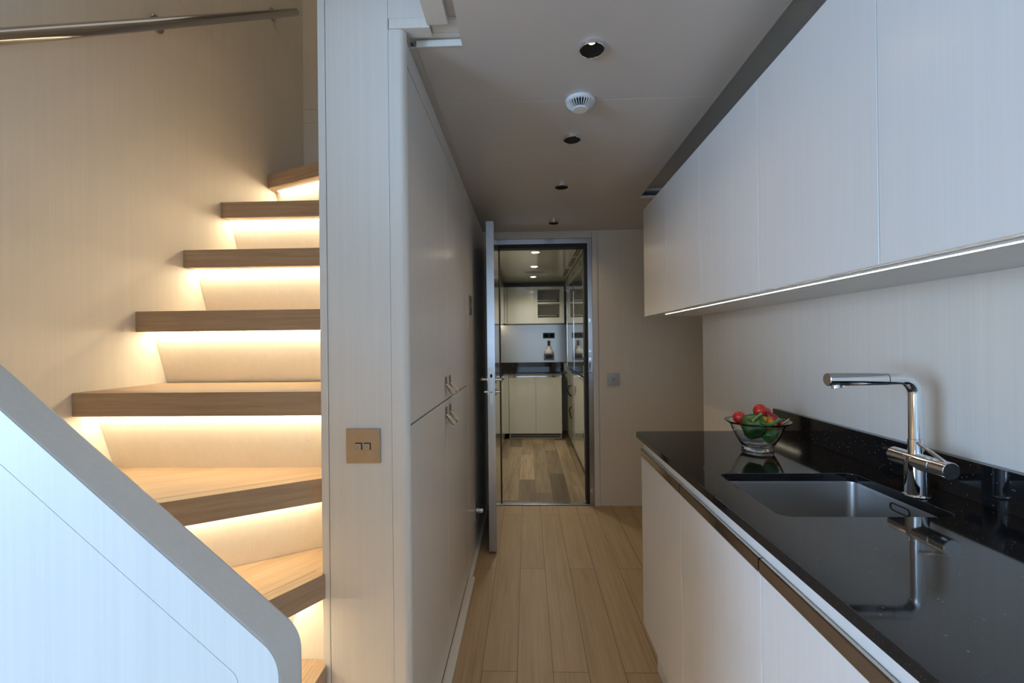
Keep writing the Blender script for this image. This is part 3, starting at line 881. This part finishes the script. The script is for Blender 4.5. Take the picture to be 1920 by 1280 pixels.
def tomato(c, r, mat, label, rot):
    t = thing('tomato', c, label, 'tomato', 'tomatoes on top of the peppers')
    bm = bmesh.new()
    prof = [(r * math.sin(PI * i / 14), -r * 0.93 * math.cos(PI * i / 14) * (1 - 0.10 * (i > 12))) for i in range(15)]
    lathe(bm, prof, (0, 0, 0), 32)
    R_ = Matrix.Rotation(math.radians(rot), 3, 'Y')
    bmesh.ops.rotate(bm, verts=bm.verts, cent=(0, 0, 0), matrix=R_); bmesh.ops.translate(bm, verts=bm.verts, vec=c)
    obj('fruit_body', bm, mat, t, ang=80)
    bm = bmesh.new()
    top = R_ @ Vector((0, 0, r * 0.86))
    for k in range(5):
        a = 2 * PI * k / 5
        e = R_ @ Vector((math.cos(a) * r * 0.5, math.sin(a) * r * 0.5, r * 0.86))
        tube(bm, [Vector(c) + top, Vector(c) + (top * 0.45 + e * 0.6), Vector(c) + e], [0.0018, 0.0016, 0.0004], 6)
    obj('calyx', bm, M['stem'], t)
pepper('green_pepper', (0.709, 1.454, 0.977), 0.0365, (20, -35, 30), M['green'], 'large dark green pepper lying against the left side of the bowl', 4, 1.0, True, (0.9, -0.5), stemlen=0.8)
pepper('green_pepper', (0.755, 1.446, 0.954), 0.0225, (70, -30, 150), M['green2'], 'pale green pepper low in the bowl at its right front', 3, 1.15, True, (0.3, 0.2))
pepper('yellow_pepper', (0.742, 1.475, 0.985), 0.027, (10, 25, 60), M['yellow'], 'yellow-green pepper in the middle of the bowl under the top tomato', 4, 0.95, False)
pepper('orange_pepper', (0.762, 1.460, 0.987), 0.019, (40, 40, 10), M['orange'], 'small orange pepper showing beside the green stem', 3, 1.0, False)
pepper('orange_pepper', (0.765, 1.462, 0.936), 0.017, (0, 40, 80), M['orange'], 'orange pepper at the bottom right of the bowl', 3, 1.0, False)
t = thing('curved_green_pepper', (0.742, 1.412, 0.99), 'slim green pepper arched over the bowl, stalk end pointing up right', 'pepper')
obj('fruit_body', tube(bmesh.new(), [(0.715, 1.415, 0.996), (0.728, 1.408, 0.992), (0.742, 1.405, 0.995), (0.755, 1.405, 1.001), (0.766, 1.408, 1.008)], [0.003, 0.0045, 0.0042, 0.0042, 0.006], 14), M['green2'], t)
t = thing('chilli_pepper', (0.785, 1.47, 0.995), 'glossy crimson chilli pepper lying to the right in the bowl', 'chilli')
obj('fruit_body', tube(bmesh.new(), [(0.755, 1.478, 1.016), (0.765, 1.474, 1.012), (0.780, 1.468, 1.000), (0.794, 1.462, 0.988), (0.801, 1.459, 0.980)], [0.004, 0.0115, 0.0135, 0.011, 0.004], 20), M['crimson'], t)
obj('stem', tube(bmesh.new(), [(0.796, 1.455, 0.984), (0.808, 1.450, 0.994), (0.818, 1.448, 1.003)], [0.0018, 0.0014, 0.0016], 8), M['paler'], t, label='thin pale yellow-green stalk')
tomato((0.734, 1.462, 1.027), 0.0205, M['tomato'], 'round red tomato on the very top of the bowl', 120)
tomato((0.676, 1.478, 1.003), 0.0200, M['tomato'], 'red tomato on the left of the bowl behind the green pepper', 70)
tomato((0.769, 1.495, 1.013), 0.0185, M['tomato2'], 'orange-red tomato at the right behind the top one', 40)

# ------------------------------------------------------------------ GALLEY BEYOND THE DOOR
GC = 2.07
struct('ceiling', B(-1.0, 1.75, YE + 0.12, 6.6, GC, GC + 0.05), M['gallceil'])
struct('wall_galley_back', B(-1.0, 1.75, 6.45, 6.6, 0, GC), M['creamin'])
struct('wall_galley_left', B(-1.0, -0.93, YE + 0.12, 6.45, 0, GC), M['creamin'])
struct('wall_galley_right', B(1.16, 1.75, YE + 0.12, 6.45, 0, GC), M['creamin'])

# back base cabinet
t = thing('galley_base_cabinet', (0.1, 6.1, 0), 'cream gloss base cabinet with two doors against the galley back wall', 'base cabinet')
obj('body', B(-0.245, 0.440, 5.872, 6.44, 0.075, 0.846), M['cream'], t)
for xa, xb in ((-0.241, 0.1005), (0.1035, 0.436)):
    obj('door', B(xa, xb, 5.852, 5.871, 0.078, 0.797, 0.001), M['cream'], t)
obj('pull_rail', B(-0.241, 0.436, 5.856, 5.871, 0.800, 0.820, 0.001), M['chrome'], t)
bm = bmesh.new(); box(bm, -0.245, 0.440, 5.90, 5.94, 0.0, 0.074)
tk = obj('toe_grille', bm, M['creamin'], t)
for z in (0.020, 0.046): obj('vent_slot', B(-0.22, 0.42, 5.897, 5.8998, z, z + 0.013), M['black'], tk)
# left run
t = thing('galley_base_cabinet', (-0.6, 4.9, 0), 'cream gloss base cabinets along the left of the galley, mostly behind the door', 'base cabinet')
obj('body', B(-0.92, -0.312, 3.72, 6.44, 0.075, 0.846), M['cream'], t)
ys = (3.72, 4.25, 4.78, 5.31, 5.848)
for a in range(4): obj('door', B(-0.311, -0.292, ys[a] + 0.002, ys[a + 1] - 0.002, 0.078, 0.797, 0.001), M['cream'], t)
obj('filler_panel', B(-0.311, -0.2465, 5.852, 5.871, 0.078, 0.846), M['cream'], t)
obj('plinth', B(-0.92, -0.335, 3.72, 6.44, 0.0, 0.074), M['creamin'], t)
# galley worktop (L)
t = thing('galley_worktop', (0.1, 6.1, 0.847), 'black worktop with black upstand in the far galley', 'worktop')
obj('slab', prism(bmesh.new(), [(-0.92, 3.70), (-0.285, 3.70), (-0.285, 5.83), (0.505, 5.83), (0.505, 6.44), (-0.92, 6.44)], 0.847, 0.872, 'z', 0.001), M['granite'], t)
obj('upstand', B(-0.80, 0.505, 6.42, 6.44, 0.8725, 0.968), M['granite'], t)
t = thing('steel_splashback', (0.1, 6.44, 0.969), 'brushed steel splashback on the galley back wall', 'splashback')
obj('sheet', B(-0.92, 0.56, 6.435, 6.449, 0.969, 1.50), M['brushed'], t)
t['label'] = 'brushed steel splashback on the galley back wall'
# wall cabinets at the back
t = thing('galley_wall_cabinet', (-0.1, 6.3, 1.507), 'cream gloss wall cabinet door left of the open shelves in the galley', 'wall cabinet')
obj('body', B(-0.264, 0.134, 6.122, 6.44, 1.507, 1.998), M['cream'], t)
obj('door', B(-0.262, 0.1025, 6.102, 6.121, 1.507, 1.998, 0.001), M['cream'], t)
t = thing('galley_shelf_unit', (0.29, 6.3, 1.507), 'cream open shelf unit with two niches high in the galley', 'shelf unit')
bm = bmesh.new()
xs0, xs1 = 0.136, 0.500
box(bm, 0.105, 0.146, 6.102, 6.121, 1.507, 1.998)
box(bm, xs0, 0.146, 6.122, 6.43, 1.507, 1.998)
box(bm, 0.440, xs1, 6.102, 6.43, 1.507, 1.998)
box(bm, 0.146, 0.440, 6.102, 6.43, 1.960, 1.998)
box(bm, 0.146, 0.440, 6.102, 6.43, 1.507, 1.582)
obj('frame', bm, M['cream'], t)
obj('back_panel', B(0.146, 0.440, 6.40, 6.44, 1.582, 1.960), M['creamin'], t)
obj('shelf', B(0.146, 0.440, 6.104, 6.40, 1.765, 1.790, 0.001), M['cream'], t)
for z in (1.612, 1.815):
    rl = obj('guard_rail', cyl(bmesh.new(), (0.147, 6.13, z), (0.41, 6.13, z), 0.0055, seg=14), M['chrome'], t)
    obj('rail_end', cyl(bmesh.new(), (0.41, 6.13, z), (0.425, 6.13, z), 0.010, seg=14), M['black'], rl)
# left run wall cabinets
t = thing('galley_wall_cabinet', (-0.6, 4.9, 1.507), 'cream gloss wall cabinets along the left of the galley, mostly behind the open door', 'wall cabinet')
obj('body', B(-0.92, -0.322, 3.72, 6.44, 1.507, 1.998), M['cream'], t)
for a in range(4): obj('door', B(-0.321, -0.302, ys[a] + 0.002, ys[a + 1] + 0.20 * (a == 3) - 0.002, 1.507, 1.998, 0.001), M['cream'], t)
obj('filler_panel', B(-0.302, -0.266, 6.102, 6.121, 1.507, 1.998), M['cream'], t)
lt = obj('under_light', B(-0.40, -0.38, 3.9, 6.35, 1.500, 1.5065), M['ledgal'] if 'ledgal' in M else emit('galley_led', (1, 0.88, 0.66), 10), t, label='warm glowing strip')

# socket, dispenser on the splashback
t = thing('wall_socket', (0.31, 6.43, 1.305), 'black double socket plate on the steel splashback', 'socket')
obj('plate', B(0.225, 0.391, 6.425, 6.4345, 1.306, 1.384, 0.002), M['black'], t)
for cx_ in (0.268, 0.348): obj('outlet', cyl(bmesh.new(), (cx_, 6.423, 1.345), (cx_, 6.4255, 1.345), 0.024, seg=24), M['matblack'], t)
t = thing('kitchen_gadget', (0.305, 6.38, 1.09), 'small white stepped appliance hanging below the black socket', 'gadget')
obj('bracket', B(0.283, 0.330, 6.415, 6.434, 1.190, 1.276, 0.002), M['plastic'], t)
obj('slot', B(0.292, 0.321, 6.412, 6.4155, 1.200, 1.270), M['black'], t)
bm = bmesh.new()
lathe(bm, [(0.0, 0.0), (0.062, 0.0), (0.062, 0.028), (0.055, 0.034), (0.042, 0.06), (0.036, 0.062), (0.030, 0.10), (0.0, 0.108)], (0.306, 6.365, 1.094), 32)
obj('head', bm, M['plastic'], t)
obj('black_base', B(0.235, 0.378, 6.36, 6.434, 0.998, 1.088, 0.003), M['greyplate'], t)
obj('display', B(0.255, 0.358, 6.357, 6.3605, 1.020, 1.070, 0.001), M['black'], t)

# right side appliances
XG = 0.512
for (ya, yb, lb) in ((5.02, 5.84, 'tall mirror-gloss refrigerator front at the far right of the galley'), (4.13, 5.015, 'tall mirror-gloss refrigerator front nearest the galley doorway')):
    t = thing('galley_refrigerator', (XG + 0.3, (ya + yb) / 2, 0), lb, 'refrigerator', 'gloss fronted refrigerators in the galley')
    obj('body', B(XG + 0.024, 1.15, ya, yb, 0.06, 1.93), M['steel'], t)
    obj('toe_grille', B(XG + 0.03, 1.14, ya, yb, 0.0, 0.059), M['creamin'], t)
    up = obj('upper_door', B(XG, XG + 0.022, ya + 0.006, yb - 0.004, 0.935, 1.925, 0.002), M['glossdark'], t, label='mirror-gloss upper door')
    obj('edge_strip', B(XG - 0.004, XG + 0.002, yb - 0.022, yb - 0.006, 0.94, 1.92, 0.001), M['chrome'], up)
    lo = obj('lower_door', B(XG, XG + 0.022, ya + 0.006, yb - 0.004, 0.078, 0.895, 0.002), M['glosscream'] if 'glosscream' in M else M['cream'], t)
    obj('edge_strip', B(XG - 0.004, XG + 0.002, ya + 0.006, ya + 0.022, 0.08, 0.89, 0.001), M['chrome'], lo)
    obj('middle_rail', B(XG - 0.006, XG + 0.022, ya + 0.004, yb - 0.004, 0.900, 0.925, 0.002), M['chrome'], t)
    if ya > 5:
        hb = bmesh.new()
        pts = [(XG - 0.002, 5.30, 0.62), (XG - 0.03, 5.30, 0.64), (XG - 0.045, 5.30, 0.68), (XG - 0.045, 5.30, 0.71), (XG - 0.03, 5.30, 0.74), (XG - 0.002, 5.30, 0.75)]
        tube(hb, pts, 0.010, 12)
        obj('door_handle', hb, M['black'], lo, label='black D-shaped handle')
        obj('latch_lever', tube(bmesh.new(), [(XG - 0.008, 5.30, 0.50), (XG - 0.03, 5.30, 0.46), (XG - 0.008, 5.30, 0.36)], 0.008, 10), M['black'], lo)
    else:
        obj('door_edge', B(XG - 0.002, XG + 0.020, ya - 0.022, ya + 0.004, 0.20, 1.84, 0.002), M['gasket'], t, label='black door seal')
        for z in (1.80, 1.15, 0.99, 0.40):
            obj('hinge', B(XG - 0.012, XG + 0.018, ya - 0.035, ya + 0.03, z - 0.045, z + 0.045, 0.003), M['chrome'], t)
t = thing('galley_bulkhead', (0.8, 4.8, 1.93), 'pale bulkhead with two round vents over the refrigerators', 'bulkhead')
obj('box', B(XG + 0.004, 1.15, 3.66, 6.08, 1.935, 2.055, 0.002), M['cream'], t)
for y in (4.36, 4.99):
    obj('round_vent', cyl(bmesh.new(), (XG + 0.001, y, 1.999), (XG + 0.0042, y, 1.999), 0.026, seg=28), M['black'], t)
for k, (ya, yb) in enumerate(((3.75, 4.35), (4.42, 4.95), (5.05, 5.6))):
    t = thing('slot_vent', (0.47, (ya + yb) / 2, GC), ('dark slot vent in the galley ceiling nearest the doorway', 'middle dark slot vent in the galley ceiling', 'dark slot vent in the galley ceiling farthest away')[k], 'vent', 'slot vents in the galley ceiling')
    obj('vent_frame', B(0.440, 0.496, ya, yb, GC - 0.003, GC - 0.0005), M['gallceil'], t)
    for dx in (0.448, 0.470): obj('slot', B(dx, dx + 0.013, ya + 0.01, yb - 0.01, GC - 0.0042, GC - 0.0031), M['black'], t)
obj2 = None
for y, lb in ((4.118, 'bright round galley ceiling lamp nearest the doorway'), (4.892, 'bright round galley ceiling lamp just before the speaker disc'), (5.654, 'bright round galley ceiling lamp farthest away')):
    t = thing('galley_downlight', (0.084, y, GC), lb, 'downlight', 'lit downlights in the galley ceiling')
    obj('ring', lathe(bmesh.new(), [(0.037, 0.0), (0.045, 0.0), (0.045, -0.003), (0.037, -0.004)], (0.084, y, GC), 32), M['chrome'], t)
    obj('lens', lathe(bmesh.new(), [(0.0, -0.003), (0.036, -0.003)], (0.084, y, GC), 32), M['lampfar'], t, label='glowing lens')
t = thing('ceiling_speaker', (0.087, 5.27, GC), 'flat grey disc in the galley ceiling between two lamps', 'speaker')
obj('grille', lathe(bmesh.new(), [(0.0, -0.006), (0.100, -0.006), (0.110, 0.0)], (0.087, 5.27, GC), 48), M['speaker'], t)
obj('rim', lathe(bmesh.new(), [(0.108, 0.0), (0.113, 0.0), (0.112, -0.005), (0.107, -0.006)], (0.087, 5.27, GC), 48), M['plastic'], t)

# ------------------------------------------------------------------ LIGHTS
def area(name, loc, target, sx, sy, power, col, spread=180):
    L = bpy.data.lights.new(name, 'AREA'); L.shape = 'RECTANGLE'; L.size = sx; L.size_y = sy
    L.energy = power; L.color = col; L.spread = math.radians(spread)
    o = bpy.data.objects.new(name, L); C.objects.link(o); o.location = loc
    o.rotation_euler = (Vector(target) - Vector(loc)).to_track_quat('-Z', 'Y').to_euler()
    return o
def spot(name, loc, power, col, size=80, blend=0.6, rad=0.02):
    L = bpy.data.lights.new(name, 'SPOT'); L.energy = power; L.color = col; L.spot_size = math.radians(size); L.spot_blend = blend
    L.shadow_soft_size = rad
    o = bpy.data.objects.new(name, L); C.objects.link(o); o.location = loc
    return o
area('window_daylight', (-2.78, -1.32, 1.29), (0, -1.32, 1.29), 1.22, 1.26, 118.0, (0.42, 0.655, 1.0))
area('stairwell_fill', (-0.93, 1.5, TOPZ - 0.03), (-0.93, 1.5, 0), 0.6, 1.2, 1.6, (1.0, 0.93, 0.82))  # added fill that lifts the stair walls, no real source up there
area('rear_daylight', (-0.35, -2.97, 1.35), (-0.35, 0, 1.35), 2.2, 1.1, 15.0, (0.48, 0.70, 1.0))
for y, p in zip(DY, (2.8, 4.2, 5.2, 5.6)):
    spot('downlight_beam', (0.196, y, ZC - 0.014), p, (1.0, 0.72, 0.42), 140, 1.0, 0.010)
for y in (4.118, 4.892, 5.654):
    spot('galley_beam', (0.084, y, GC - 0.02), 18.0, (1.0, 0.93, 0.77), 150, 0.9, 0.04)

W = bpy.data.worlds.new('daylight'); S.world = W; W.use_nodes = True
bg = W.node_tree.nodes['Background']; bg.inputs[0].default_value = (0.62, 0.78, 1.0, 1); bg.inputs[1].default_value = 0.5

# ------------------------------------------------------------------ CAMERA
f = 850.0; a = math.atan(28.4 / f); b = 0.0027; r = 0.011
F = Vector((-math.sin(a) * math.cos(b), math.cos(a) * math.cos(b), math.sin(b)))
R = Vector((math.cos(a), math.sin(a), 0)); U = R.cross(F)
R2 = R * math.cos(r) - U * math.sin(r); U2 = U * math.cos(r) + R * math.sin(r)
cam = bpy.data.cameras.new('camera'); co = bpy.data.objects.new('camera', cam); C.objects.link(co)
mw = Matrix(((R2.x, U2.x, -F.x), (R2.y, U2.y, -F.y), (R2.z, U2.z, -F.z))).to_4x4()
mw.translation = Vector((0, 0, 1.25))
co.matrix_world = mw
cam.sensor_width = 36.0; cam.lens = 36.0 * f / 1920.0; cam.clip_start = 0.02
S.camera = co
S.view_settings.view_transform = 'Standard'; S.view_settings.look = 'None'; S.view_settings.gamma = 1.0
S.view_settings.exposure = 0.0; S.view_settings.use_curve_mapping = False
